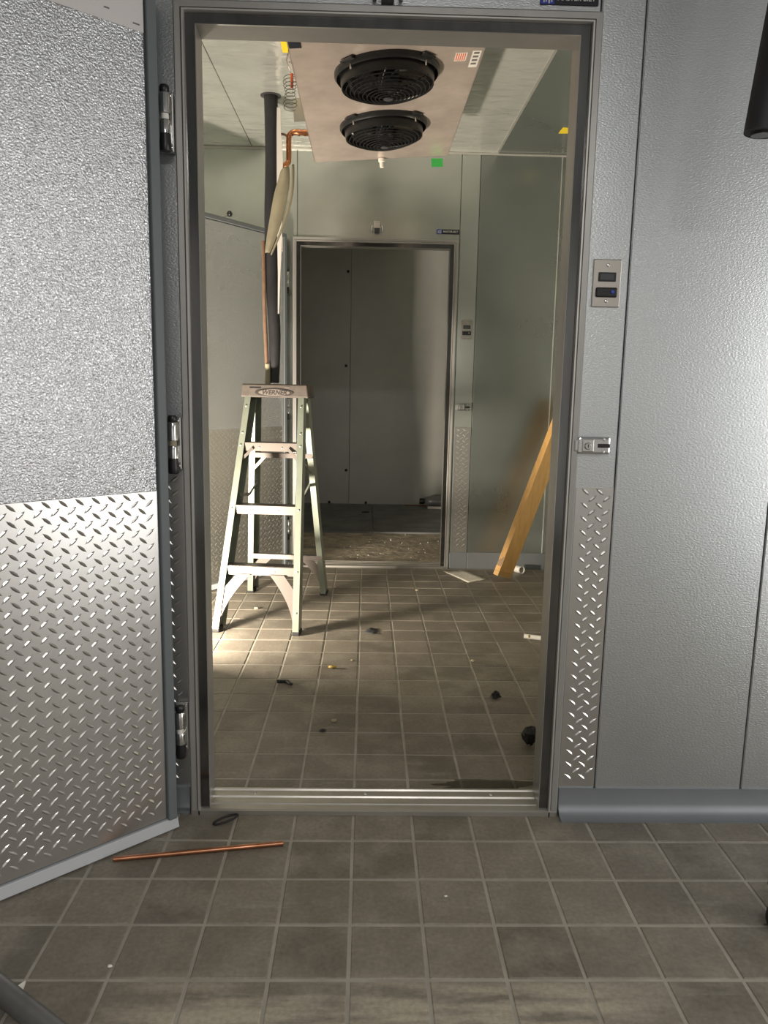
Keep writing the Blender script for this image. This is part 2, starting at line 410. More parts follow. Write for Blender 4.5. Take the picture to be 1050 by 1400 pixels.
# partition between the cold room and the store room
wp = structure(empty('wall_partition', (0, YF, 0)))
PL2, PR2 = DL-.09, .6625
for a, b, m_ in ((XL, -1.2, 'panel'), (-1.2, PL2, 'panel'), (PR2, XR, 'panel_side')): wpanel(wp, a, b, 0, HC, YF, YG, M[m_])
wpanel(wp, PL2, DL+.03, 0, HC, YF, YG, M['panel']); wpanel(wp, .549, PR2, 0, HC, YF, YG, M['panel'])
wpanel(wp, DR-.03, .549, 0, DT-.02, YF, YG, M['panel'])
wpanel(wp, DL+.03, .549, DT-.017, HC, YF, YG, M['panel'])
tread_part('kick_plate', PR2-.004-.556, .80, wp, (.556, 0, .112))
bb = structure(MB().box((.549, YF-.008, 0), (PR2-.001, YF, .108)).build('baseboard_partition', M['cove'], bevel=.002))
MB().box((PR2+.001-.0, YF-.008, 0), (XR, YF, .108)).build('base_cover', M['cove'], bb, bevel=.002)
# side walls, ceilings, corner trims
wr = structure(empty('wall_right', (XR, 0, 0)))
for a, b in ((YI, 3.2), (3.2, 4.1), (4.1, YF)): panel(wr, (0, a+G/2, 0), (.1, b-G/2, HC), M['panel'])
wl = structure(empty('wall_left', (XL, 0, 0)))
for a, b in ((YI, 3.2), (3.2, 4.1), (4.1, YF)): panel(wl, (-.1, a+G/2, 0), (0, b-G/2, HC), M['panel'])
ce = structure(empty('ceiling', (0, 0, HC)))
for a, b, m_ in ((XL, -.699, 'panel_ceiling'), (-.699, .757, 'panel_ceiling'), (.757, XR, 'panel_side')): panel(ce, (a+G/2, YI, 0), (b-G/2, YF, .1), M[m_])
structure(MB().box((XL, YF-.012, HC-.012), (XR, YF, HC)).build('trim_3', M['frame_light'], bevel=.004))
structure(MB().box((.751, YI, HC-.004), (.763, YF-.012, HC)).build('trim_4', M['frame_light']))
structure(MB().box((1.146, YF-.004, .108), (1.153, YF, HC-.012)).build('trim_5', M['frame_light'], bevel=.004))
structure(MB().box((XR-.008, YI, HC-.008), (XR, YF-.012, HC)).build('trim_6', M['frame_light'], bevel=.004))
structure(MB().box((XR-.007, YI, 0), (XR, YF-.009, .108)).build('baseboard_right', M['cove'], bevel=.002))
# store room shell
wb = structure(empty('wall_store_back', (0, YB, 0)))
for a, b in ((-1.3, -.160), (-.160, 1.4)): panel(wb, (a+G/2, 0, -.045), (b-G/2, .1, HC), M['panel_dark'])
for x, z in ((-.2, 1.338), (-.19, .345), (-.35, .03), (.006, .03), (-.19, 2.2)):
    q = MB().lathe([(0,.012),(.010,.011),(.013,.006),(.014,0)], 12).build('bolt', M['black'], wb, smooth=True); q.rotation_euler = (PI/2, 0, 0); q.location = (x, 0, z)
structure(MB().box((-1.4, YG, -.045), (-1.3, YB, HC)).build('wall_store_left', M['panel_dark']))
structure(MB().box((1.4, YG, -.045), (1.5, YB, HC)).build('wall_store_right', M['panel_dark']))
structure(MB().box((-1.3, YG, HC), (1.4, YB, HC+.1)).build('ceiling_store_room', M['panel_dark']))
# the room the camera stands in (behind and beside the view)
structure(MB().box((OX0-.1, OY0, 0), (OX0, YW, HC)).build('wall_near_left', M['grey_wall']))
wnr = MB().box((OX1, OY0, 0), (OX1+.1, -.28, HC)); wnr.box((OX1, .84, 0), (OX1+.1, YW, HC)); wnr.box((OX1, -.28, 2.13), (OX1+.1, .84, HC))  # gap added in this unseen wall for the assumed daylight
structure(wnr.build('wall_near_right', M['white_wall']))
structure(MB().box((OX0, OY0-.1, 0), (OX1, OY0, HC)).build('wall_back', M['white_wall']))
structure(MB().box((OX0, OY0, HC), (OX1, YW+.09, HC+.1)).build('ceiling_near', M['grey_wall']))

# ------------------------------------------------------------------ cold room doors
DW, DH = .985, 2.035
def make_door(name, notice_z):
    """hinge edge at x=0, slab runs to -x; visible inner face at y=0 looking towards -y; slab behind"""
    d = empty(name)
    MB().box((-DW, .004, .028), (0, .092, DH)).build('slab', M['gasket'], d, bevel=.004)
    MB().box((-DW+.029, 0, .9), (-.029, .006, DH-.03)).build('steel_skin', M['stucco_door'], d, bevel=.002)
    tp = tread(DW-.058, .868).build('kick_plate', M['plate'], d); tp.location = (-DW+.029, .0035, .036)
    ga = MB()                                     # raised gasket around the face
    for lo, hi in (((-.026, -.010, .03), (-.002, .004, DH-.002)), ((-DW+.002, -.010, .03), (-DW+.026, .004, DH-.002)), ((-DW+.026, -.010, DH-.026), (-.026, .004, DH-.002))):
        ga.box(lo, hi)
    ga.build('gasket', M['gasket'], d, bevel=.003)
    # sweep along the bottom
    MB().hexa([(-DW, -.012, .004), (.002, -.012, .004), (.002, .02, .004), (-DW, .02, .004)], [(-DW, -.004, .031), (.002, -.004, .031), (.002, .02, .031), (-DW, .02, .031)]).build('door_sweep', M['sweep'], d, bevel=.002)
    # paper notice taped near the top hinge corner
    nt = MB().hexa([(-.285,-.0015,notice_z),(-.03,-.0015,notice_z),(-.03,-.0006,notice_z),(-.285,-.0006,notice_z)],[(-.285,-.0015,notice_z+.105),(-.03,-.0015,notice_z+.105),(-.03,-.0006,notice_z+.105),(-.285,-.0006,notice_z+.105)]).build('paper_notice', M['paper'], d)
    lines = MB(); rnd = random.Random(3)
    for r in range(5):
        z = notice_z+.045+r*.009; x = -.235
        while x < -.155:
            wdt = rnd.uniform(.006, .016); lines.box((x, -.0020, z), (x+wdt, -.0015, z+.004)); x += wdt+.004
    for x, z, wd in ((-.135,.055,.012),(-.12,.024,.012),(-.055,.012,.016),(-.08,.08,.02)):
        lines.box((x, -.0020, notice_z+z), (x+wd, -.0015, notice_z+z+.003))
    lines.build('print', M['ink'], nt)
    # three cam-rise hinges at the hinge edge, on the outer face
    for k, z in enumerate((1.76, 1.005, .25)):
        h = empty('hinge', (.024, .012, z), (0, 0, -math.atan2(.672, .74)), parent=d)
        MB().lathe([(0,-.045),(.010,-.045),(.012,-.040),(.012,.0),(.0105,.003)], 16).build('barrel', M['chrome'], h, smooth=True)
        MB().lathe([(.009,.002),(.009,.016),(.0,.016)], 16).build('cam_sleeve', M['white'] if k != 1 else M['tape_tan'], h, smooth=True)
        MB().lathe([(0,.017),(.0125,.017),(.0125,.058),(.011,.061),(0,.061)], 16).build('barrel', M['chrome'], h, smooth=True)
        MB().lathe([(0,-.066),(.012,-.066),(.0135,-.062),(.0135,-.050),(.010,0.0025)], 16).build('end_cap', M['black'], h, smooth=True)
        MB().lathe([(0,.062),(.010,.062),(.0115,.066),(.0115,.074),(.009,.078),(0,.078)], 16).build('end_cap', M['black'], h, smooth=True)
        MB().box((-.036,.006,-.040),(-.006,.014,.058)).build('leaf', M['chrome_dull'], h, bevel=.003)
        MB().box((-.020,.028,-.06),(.013,.042,.072)).build('leaf', M['chrome_dull'], h, bevel=.003)
        MB().box((-.008,.004,-.042),(.008,.030,.0)).build('knuckle', M['chrome_dull'], h, bevel=.002)
        for q in (-.050, .064):
            sc = MB().lathe([(0,.004),(.004,.003),(.005,0)], 10).build('screw', M['chrome'], h, smooth=True); sc.rotation_euler = (PI/2, 0, 0); sc.location = (.006, .028, q)
    return d
near = make_door('cold_room_door', 1.928)
near.location = (-.4865, 1.9035, 0); near.rotation_euler = (0, 0, math.atan2(.672, .74))
tag(near, 'open embossed steel door with tread plate kick and paper notice beside the copper tube', 'door')
far = copy_tree(near)
far.location = (-.492, 4.806, .004); far.rotation_euler = (0, 0, math.radians(56))
tag(far, 'open steel door with tread plate kick standing behind the stepladder', 'door')
for ch in far.children:
    if ch.name.startswith('paper_notice'): ch.scale = (.45, 1, 1); ch.location.x = -.0165
# black knob on a short rod at the far door's top edge
k_ = empty('door_stop', (-.50, .03, DH), parent=far)
MB().tube([(-.03,.0,-.004),(0.022,-.035,.022)], .004, 8).build('rod', M['chrome_dull'], k_, smooth=True)
MB().lathe([(0,-.016),(.008,-.014),(.014,-.007),(.016,0),(.014,.007),(.008,.014),(0,.016)], 14).build('knob', M['black'], k_, smooth=True).location = (.022, -.035, .024)

# ------------------------------------------------------------------ badges, switch plates, strikes, door hooks
def badge(loc, label):
    e = empty('badge', loc)
    MB().box((-.069,-.004,-.014),(.069,0,.014)).build('badge_plate', M['badge'], e, bevel=.0035)
    b = MB().box((-.068,-.0046,-.013),(-.036,-.003,.013)).build('emblem_field', M['blue'], e, bevel=.002)
    em = MB()
    for x, wd, hh in ((-.062,.003,.010),(-.057,.003,.009),(-.0505,.004,.012),(-.044,.003,.009)): em.box((x,-.0052,-hh),(x+wd,-.0045,hh*.8))
    em.build('emblem', M['badge_text'], b)
    text_part('lettering', 'MASTER-BILT', .0165, M['badge_text'], e, T(.016, -.0044, 0) @ FACE, sx=.93, bold=.0002)
    return tag(e, label, 'badge')
badge((.461, YW, 2.0665), 'blue and black name badge over the doorway with the open paper-noticed door')
badge((.476, YF, 2.086), 'small blue and black name badge on the partition wall above the stepladder doorway')
def switch_plate(loc, label, lit):
    e = empty('light_switch', loc)
    MB().box((-.035,-.005,-.0575),(.035,0,.0575)).build('cover_plate', M['steel'], e, bevel=.002)
    d = MB().box((-.022,-.008,.004),(.022,-.003,.026)).build('thermometer_window', M['black'], e, bevel=.0015)
    MB().box((-.018,-.0086,.008),(.016,-.0078,.022)).build('display', M['dark'], d)
    r = MB().box((-.027,-.010,-.034),(.027,-.003,-.010)).build('rocker_switch', M['black'], e, bevel=.004)
    o = MB().lathe([(0,.003),(.004,.0025),(.005,0)], 12).build('pilot_light', M['blue'] if lit else M['steel'], r, smooth=True); o.rotation_euler = (PI/2,0,0); o.location = (.014,-.010,-.021)
    for z in (.043,-.043):
        s = MB().lathe([(0,.0025),(.003,.002),(.0042,0)], 12).build('screw', M['chrome'], e, smooth=True); s.rotation_euler = (PI/2,0,0); s.location = (.001,-.005,z)
    return tag(e, label, 'switch')
switch_plate((.590, YW, 1.425), 'steel switch plate with black window above the chrome latch strike', True)
switch_plate((.610, YF, 1.512), 'dark steel switch plate on the partition wall near the leaning board', False)
def strike(loc, label):
    e = empty('latch_strike', loc)
    MB().box((-.040,-.020,-.022),(.044,0,.022)).build('housing', M['chrome'], e, bevel=.006, seg=3)
    MB().box((-.030,-.0225,-.016),(.000,-.018,.016)).build('lock_plate', M['chrome_dull'], e, bevel=.002)
    c = MB().lathe([(0,.006),(.007,.006),(.009,.004),(.0095,0)], 16).build('lock_cylinder', M['chrome_dull'], e, smooth=True); c.rotation_euler = (PI/2,0,0); c.location = (-.016,-.0215,-.001)
    MB().box((-.017,-.0285,-.005),(-.015,-.0270,.004)).build('keyhole', M['black'], e)
    MB().box((.010,-.0215,-.005),(.041,-.018,.005)).build('strike_slot', M['black'], e, bevel=.001)
    MB().box((-.048,-.016,-.016),(-.038,0,.014)).build('tongue', M['chrome_dull'], e, bevel=.003)
    for x, z in ((.025,.016),(.025,-.016)):
        s = MB().lathe([(0,.0025),(.003,.002),(.004,0)], 10).build('screw', M['chrome_dull'], e, smooth=True); s.rotation_euler = (PI/2,0,0); s.location = (x,-.0198,z)
    return tag(e, label, 'latch')
strike((.5785, YW, 1.024), 'chrome latch strike with keyhole above the tread plate strip, under the steel switch plate')
strike((.605, YF, 1.038), 'small chrome latch strike on the partition wall near the leaning board')
def door_hook(loc, label):
    e = empty('door_closer_hook', loc)
    MB().box((-.022,-.026,.028),(.022,0,.072)).build('hook_body', M['chrome'], e, bevel=.004)
    MB().box((-.015,-.034,.003),(.015,-.003,.030)).build('roller', M['dark'], e, bevel=.003)
    for sx in (-1, 1):
        MB().tube([(sx*.028,-.006,.048),(sx*.032,-.012,.03),(sx*.030,-.016,.008)], .005, 10, smooth=5).build('arm', M['chrome_dull'], e, smooth=True)
    return tag(e, label, 'door hardware')
door_hook((.047, YF, DT+.026), 'chrome door closer hook above the far doorway, left of its badge'.replace(', left of its badge', ' on the partition wall'))
door_hook((.035, YW, DT-.001), 'chrome door closer hook over the near doorway casing')

# ------------------------------------------------------------------ stepladder
def make_ladder():
    A = math.radians(-6)
    e = empty('stepladder', (-.466, 3.90, 0), (0, 0, A))
    tag(e, 'four foot fibreglass stepladder with brown cap standing open on the tiles', 'ladder')
    fy0, fy1, ry0, ry1 = -.365, .07, .355, .165
    fw0, fw1, rw0, rw1 = .207, .150, .222, .150       # half widths bottom/top (outer)
    zc = 1.095
    def fr(z, s, inset=0): t = z/zc; return Vector((s*(fw0+(fw1-fw0)*t-inset), fy0+(fy1-fy0)*t, z))
    def rr(z, s, inset=0): t = z/zc; return Vector((s*(rw0+(rw1-rw0)*t-inset), ry0+(ry1-ry0)*t, z))
    def channel(fn, s, dirn):
        # C-channel rail: outer web facing sideways, flanges turned inwards
        mb = MB(); wdt = .0185
        for (i0, i1, d0, d1) in ((0, .004, -.038, .040), (.004, .030, -.038, -.034), (.004, .044, .036, .040)):
            bo = []; to = []
            for z, lst in ((.012, bo), (zc+.01, to)):
                for ii, dd in ((i0, d0), (i1, d0), (i1, d1), (i0, d1)):
                    p = fn(z, s, ii); lst.append((p.x, p.y+dd, z))
            if s > 0: bo.reverse(); to.reverse()
            mb.hexa(bo, to)
        return mb
    for s in (-1, 1):
        r = channel(fr, s, 1).build('front_rail', M['ladder'], e)
        for z in (.10, .28, .56, .86, .92, 1.05):
            p = fr(z, s); q = MB().lathe([(0,.003),(.004,.002),(.005,0)], 10).build('rivet', M['chrome_dull'], r, smooth=True)
            q.rotation_euler = (PI/2, 0, 0); q.location = (p.x-s*.013, p.y-.0385, z)
        p = fr(.012, s)
        MB().box((p.x-.034 if s > 0 else p.x-.004, p.y-.038, 0), (p.x+.004 if s > 0 else p.x+.034, p.y+.038, .020)).build('foot', M['rubber'], e, bevel=.005)
        channel(rr, s, 1).build('rear_rail', M['ladder'], e)
        p = rr(.012, s)
        MB().box((p.x-.034 if s > 0 else p.x-.004, p.y-.038, 0), (p.x+.004 if s > 0 else p.x+.034, p.y+.038, .020)).build('foot', M['rubber'], e, bevel=.005)
    # steps
    for z in (.297, .575, .872):
        a, b = fr(z, -1, .004), fr(z, 1, .004)
        st = MB().box((a.x, a.y-.036, z-.005), (b.x, a.y+.045, z))
        st.box((a.x, a.y-.036, z-.041), (b.x, a.y-.033, z-.005)); st.box((a.x, a.y+.042, z-.03), (b.x, a.y+.045, z-.005))
        for k in range(7): st.box((a.x, a.y-.028+k*.010, z), (b.x, a.y-.024+k*.010, z+.0015))
        so = st.build('step', M['ladder_step'], e)
        for f_ in (.32, .68):
            q = MB().lathe([(0,.003),(.004,.002),(.005,0)], 10).build('rivet', M['chrome_dull'], so, smooth=True); q.rotation_euler = (PI/2,0,0); q.location = (a.x+(b.x-a.x)*f_, a.y-.036, z-.022)
    # step knee braces under the top step
    for s in (-1, 1):
        p0 = fr(.775, s, .012); p1 = fr(.845, s, .075)
        MB().bar((p0.x, p0.y-.02, p0.z), (p1.x, p0.y-.005, p1.z), (.007*.6, 0, -.007*.8*s*-1), (0, .002, 0)).build('knee_brace', M['ladder_step'], e)
    # curved gussets at the feet: front and rear
    def gusset(fn, s, z0, zt, reach, y_off, name):
        n = 9; outer = []; inner = []
        for k in range(n):
            t = k/(n-1)
            z = z0+(zt-z0)*t
            xr = fn(z, s, .006).x
            x_in = fn(z0, s, .028).x + (fn(zt, s, .006).x-s*reach-fn(z0, s, .028).x)*(t**1.7)
            x_out = fn(z, s, .006).x if t < .6 else fn(z, s, .006).x-s*(reach-.068)*((t-.6)/.4)
            yb = fn(z, s).y+y_off
            inner.append((x_in, yb, z)); outer.append((x_out, yb, z))
        mb = MB(); pts = []
        for i in range(n):
            for q in (inner[i], outer[i]):
                mb.v += [(q[0], q[1]-.0015, q[2]), (q[0], q[1]+.0015, q[2])]
        for i in range(n-1):
            b = i*4
            mb.f += [(b, b+2, b+6, b+4), (b+1, b+5, b+7, b+3), (b, b+4, b+5, b+1), (b+2, b+3, b+7, b+6)]
        mb.f += [(0,1,3,2), ((n-1)*4, (n-1)*4+2, (n-1)*4+3, (n-1)*4+1)]
        # turned edge along the curve
        for i in range(n-1):
            a, b = Vector(inner[i]), Vector(inner[i+1])
            mb.bar(a+Vector((0,.012,0)), b+Vector((0,.012,0)), (0, .012, 0), (.0012, 0, 0))
        return mb.build(name, M['ladder_step'], e)
    for s in (-1, 1):
        gusset(fr, s, .03, .262, .140, -.030, 'gusset'); gusset(rr, s, .03, .205, .120, -.012, 'gusset')
    # rear cross bars and struts
    for z, hh in ((.222, .026), (.79, .026)):
        a, b = rr(z, -1, .002), rr(z, 1, .002)
        mb = MB().box((a.x, a.y-.040, z-hh/2), (b.x, a.y-.036, z+hh/2)); mb.box((a.x, a.y-.040, z+hh/2-.003), (b.x, a.y-.016, z+hh/2))
        mb.build('rear_bar', M['ladder_step'], e)
    for s in (-1, 1):
        p0 = rr(.70, s, .012); p1 = rr(.782, s, .085)
        MB().bar((p0.x, p0.y-.036, p0.z), (p1.x, p1.y-.036, p1.z), (.005, 0, s*.006), (0, .002, 0)).build('knee_brace', M['ladder_step'], e)
    # spreaders: two hinged bars each side
    for s in (-1, 1):
        p0, p1 = fr(.62, s, .034), rr(.64, s, .034); mid = (p0+p1)/2+Vector((0, .0, -.035))
        a = MB().bar(p0, mid, (0, 0, .009), (.0015, 0, 0)).build('spreader', M['chrome_dull'], e)
        MB().bar(mid+Vector((-s*.003,0,0)), p1+Vector((-s*.003,0,0)), (0, 0, .009), (.0015, 0, 0)).build('spreader', M['chrome_dull'], e)
    # tool-tray cap
    cap = MB(); x0, x1, y0, y1 = -.170, .170, .035, .205
    bo = [(x0-.004,y0-.004,zc-.002),(x1+.004,y0-.004,zc-.002),(x1+.004,y1+.006,zc-.002),(x0-.004,y1+.006,zc-.002)]
    to = [(x0+.004,y0-.004,1.160),(x1-.004,y0-.004,1.160),(x1-.004,y1-.002,1.160),(x0+.004,y1-.002,1.160)]
    cap.hexa(bo, to); co = cap.build('cap', M['ladder_cap'], e, bevel=.008, seg=3)
    ny = y0-.0030
    def oval(rx, rz, y0_, y1_, name, m, inner=None):
        mb = MB(); n = 28
        pts = [(rx*math.copysign(abs(math.cos(2*PI*k/n))**1.15, math.cos(2*PI*k/n)), rz*math.sin(2*PI*k/n)) for k in range(n)]
        mb.prism(pts, 0, y1_-y0_, T(0, y0_, 1.118) @ FACE); o = mb.build(name, m, co); return o
    tilt = math.atan2(.008, .064)
    lg = empty('logo', (0, 0, 0))
    bpy.data.objects.remove(lg)
    o1 = oval(.098, .0205, ny, ny+.002, 'logo_border', M['logo_dark']); o1.location.y = -.002
    o2 = oval(.080, .0165, ny, ny+.002, 'logo_field', M['logo_light']); o2.location.y = -.0032
    text_part('logo_lettering', 'WERNER', .031, M['logo_dark'], co, T(0, ny-.0053, 1.118) @ FACE, shear=.28, sx=1.02, bold=.0010)
    MB().box((-.125, ny-.003, 1.1385), (-.068, ny+.003, 1.144)).build('tool_slot', M['black'], co)
    MB().box((.052, ny-.003, 1.141), (.080, ny+.003, 1.146)).build('paint_smear', M['logo_light'], co)
    return e
make_ladder()

# ------------------------------------------------------------------ unit cooler under the ceiling
def make_unit():
    e = empty('unit_cooler', (.055, 3.30, 2.278), (0, -math.radians(4.2), 0))
    tag(e, 'ceiling hung aluminium cooling unit with two black fans in its drain pan', 'unit cooler')
    X, Y0, Y1 = .332, -.98, .80
    R = .178; FY = (-.295, .285)
    # pan: sheet with raised lip, the fan throats open
    mb = MB(); n = 32
    def sheet(y0, y1, cy):
        b = len(mb.v); ring = []; outer = []
        for k in range(n):
            a = 2*PI*k/n; c, s_ = math.cos(a), math.sin(a); ring.append((R*.93*c, cy+R*.93*s_))
            m_ = min(X/abs(c) if abs(c) > 1e-6 else 9, ((y1-cy)/s_ if s_ > 1e-6 else 9), ((y0-cy)/s_ if s_ < -1e-6 else 9)); outer.append((m_*c, cy+m_*s_))
        for z in (0, .003):
            mb.v.extend([(x, y, z) for x, y in ring]); mb.v.extend([(x, y, z) for x, y in outer])
        for k in range(n):
            j = (k+1) % n
            mb.f.extend([(b+k, b+n+k, b+n+j, b+j), (b+2*n+k, b+2*n+j, b+3*n+j, b+3*n+k)])
        for cx_ in (-1, 1):      # fill the corners the fan of quads cuts off
            for yy in (y0, y1):
                pts = [p for p in outer if p[0]*cx_ > .0]
                c1 = max((p for p in outer if abs(p[0]-cx_*X) < 1e-4), key=lambda p: p[1] if yy == y1 else -p[1])
                c2 = max((p for p in outer if abs(p[1]-yy) < 1e-4), key=lambda p: p[0]*cx_)
                q = len(mb.v); mb.v.extend([(c1[0], c1[1], 0), (cx_*X, yy, 0), (c2[0], c2[1], 0)]); mb.f.append((q, q+1, q+2))
    sheet(-.60, -.005, FY[0]); sheet(-.005, Y1, FY[1]); mb.box((-X, Y0, 0), (X, -.60, .003))
    for lo, hi in (((-X, Y0, 0), (-X+.003, Y1, .055)), ((X-.003, Y0, 0), (X, Y1, .055)), ((-X, Y1-.003, 0), (X, Y1, .055)), ((-X, Y0, 0), (X, Y0+.003, .055))): mb.box(lo, hi)
    mb.build('drain_pan', M['pan'], e)
    MB().box((-.27, Y0+.05, .06), (.27, Y1-.06, .215)).build('coil_casing', M['alu'], e, bevel=.004)
    for y in (-.8, .7):
        for x in (-.24, .24):
            MB().tube([(x, y, .2), (x, y, .255)], .006, 8).build('hanger_rod', M['chrome_dull'], e, smooth=True)
    MB().box((-.40, .50, .10), (-.27, .505, .20)).build('mounting_plate', M['alu'], e)
    MB().prism([(-.345,.60),(-.285,.60),(-.30,.70),(-.335,.70)], .085, .09).build('mounting_plate', M['alu'], e)
    d = MB().lathe([(0,-.045),(.010,-.045),(.011,-.02),(.016,-.018),(.016,-.004),(.011,0),(.011,.01)], 14).build('drain_fitting', M['white'], e, smooth=True); d.location = (0, Y1-.02, 0)
    for cy in FY:
        f = MB().lathe([(R*1.07,0),(R*1.07,-.012),(R*1.03,-.022),(R*.97,0.0025),(R*.94,-.050),(R*.91,-.045),(R*.93,-.008),(R*.93,.004)], 40, closed=False).build('fan', M['black'], e, smooth=True)
        f.location = (0, cy, 0)
        for k in range(4):
            a = PI/4+k*PI/2; t = MB().box((R*.98,-.03,-.010),(R*1.16,.03,-.004)).build('mounting_tab', M['black'], f, bevel=.003); t.rotation_euler = (0, 0, a)
            q = MB().tube([(R*1.03*math.cos(a), R*1.03*math.sin(a), -.01), (R*1.03*math.cos(a), R*1.03*math.sin(a), -.034)], .0035, 8).build('bolt', M['chrome'], f, smooth=True)
        g = MB()
        for k in range(11):
            r = .018+k*(R*.93-.018)/10; z = -.092+.047*(r/R)**2.0
            g.tube([(r*math.cos(2*PI*i/36), r*math.sin(2*PI*i/36), z) for i in range(36)], .0021, 5, closed=True)
        gm = g.build('guard_rings', M['black'], f, smooth=True)
        for k in range(6):
            a0 = k*PI/3; pts = []
            for i in range(7):
                r = .012+i*(R*.94-.012)/6; a = a0+.5*(r/R)**1.0; pts.append((r*math.cos(a), r*math.sin(a), -.0885+.047*(r/R)**2.0))
            MB().tube(pts, .0026, 6).build('guard_spoke', M['black'], f, smooth=True)
        MB().lathe([(0,-.096),(.016,-.095),(.018,-.091),(.0,-.088)], 16).build('guard_badge', M['dark'], f, smooth=True)
        MB().lathe([(0,-.052),(.038,-.050),(.044,-.04),(.046,.04),(0,.042)], 20).build('motor', M['black'], f, smooth=True)
        for k in range(5):
            a0 = k*2*PI/5; bl = MB(); nn = 6
            for i in range(nn):
                r = .045+i*(R*.88-.045)/(nn-1); hw = .22+.06*i/(nn-1)
                for sgn, z in ((-1, -.040), (1, -.012)):
                    a = a0+sgn*hw+.25*i/(nn-1); bl.v.append((r*math.cos(a), r*math.sin(a), z))
            for i in range(nn-1): bl.f.append((2*i, 2*i+1, 2*i+3, 2*i+2))
            b_ = bl.build('fan_blade', M['black'] , f, smooth=True)
            so = b_.modifiers.new('s', 'SOLIDIFY'); so.thickness = .002
    # stickers on the pan
    s1 = MB().box((.235,-.43,-.0012),(.275,-.36,0)).build('warning_sticker', M['tape_white'], e)
    st = MB()
    for k in range(5): st.box((.238+k*.0072,-.425,-.0018),(.2415+k*.0072,-.365,-.0012))
    st.build('red_stripes', M['orange'], s1)
    s2 = MB().box((.292,-.44,-.0012),(.322,-.30,0)).build('rating_sticker', M['tape_white'], e)
    pr = MB()
    for k in range(4): pr.box((.297,-.43+k*.03,-.0018),(.316,-.415+k*.03,-.0012))
    pr.build('print', M['ink'], s2)
    MB().box((-X+.004,-.60,-.0015),(-X+.045,-.53,0)).build('blue_sticker', M['badge'], e)
    return e
make_unit()
def flat(name, pts, th, m, label, cat, loc=(0,0,0), rot=(0,0,0), group=None):
    o = MB().prism(pts, 0, th).build(name, m); o.location = loc; o.rotation_euler = rot; return tag(o, label, cat, group)
flat('tape', [(-.028,-.02),(.03,-.018),(.027,.022),(-.03,.02)], .0012, M['green'], 'small green tape flag on the end of the cooling unit', 'tape', (.335, 4.1045, 2.268), (PI/2, 0, 0))
flat('tape', [(-.028,-.07),(.040,-.07),(.044,.06),(-.03,.06)], .001, M['yellow'], 'yellow tape square on the ceiling by the wire coil', 'tape', (-.345, 3.48, HC-.0012))
flat('tape', [(-.02,-.05),(.032,-.045),(.032,.045),(-.02,.05)], .001, M['yellow'], 'yellow tape scrap on the bare ceiling panel by the right-hand wall'.replace(' by the right-hand wall', ' above the leaning board'), 'tape', (1.045, 4.44, HC-.0012))

# ------------------------------------------------------------------ refrigerant lines by the ladder
e = empty('insulated_pipe', (-.487, 4.045, 1.1605)); tag(e, 'thick black foam insulated pipe dropping from the ceiling to the ladder cap', 'pipe')
MB().tube([(.012,-.002,.005),(.014,0,.25),(.002,.002,.5),(-.002,0,.8),(.004,.002,1.1),(.000,0,HC-1.1605)], .032, 18, smooth=6, rad=[.024,.030,.031,.033,.033,.033]).build('foam_sleeve', M['black_matt'], e, smooth=True)
MB().lathe([(.030,HC-1.163),(.050,HC-1.163),(.050,HC-1.1605-.0005),(.030,HC-1.1605-.0005)], 24).build('ceiling_collar', M['dark'], e, smooth=True)
MB().tube([(-.024,-.012,.0005),(-.026,-.014,.12),(-.033,-.018,.32),(-.036,-.02,.55),(-.038,-.022,.70)], .010, 12, smooth=6).build('bare_line', M['copper_dull'], e, smooth=True)
MB().tube([(-.020,-.016,.0005),(-.020,-.018,.10)], .014, 12).build('tape_wrap', M['tape_tan'], e, smooth=True)
wsp = MB(); prev = None
cs = [(.036,.35,.003),(.040,.55,.006),(.043,.72,.012),(.043,.90,.013),(.045,1.08,.015),(.040,1.22,.010),(.040,1.32,.008)]
for x, z, wd in cs: wsp.v += [(x-wd,-.022,z),(x+wd,-.018,z),(x+wd,-.014,z),(x-wd,-.018,z)]
for i in range(len(cs)-1):
    for k in range(4): wsp.f.append((i*4+k, i*4+(k+1) % 4, i*4+4+(k+1) % 4, i*4+4+k))
wsp.f += [(3,2,1,0), tuple(len(wsp.v)-4+k for k in range(4))]
wsp.build('white_strip', M['tape_white'], e, smooth=False)

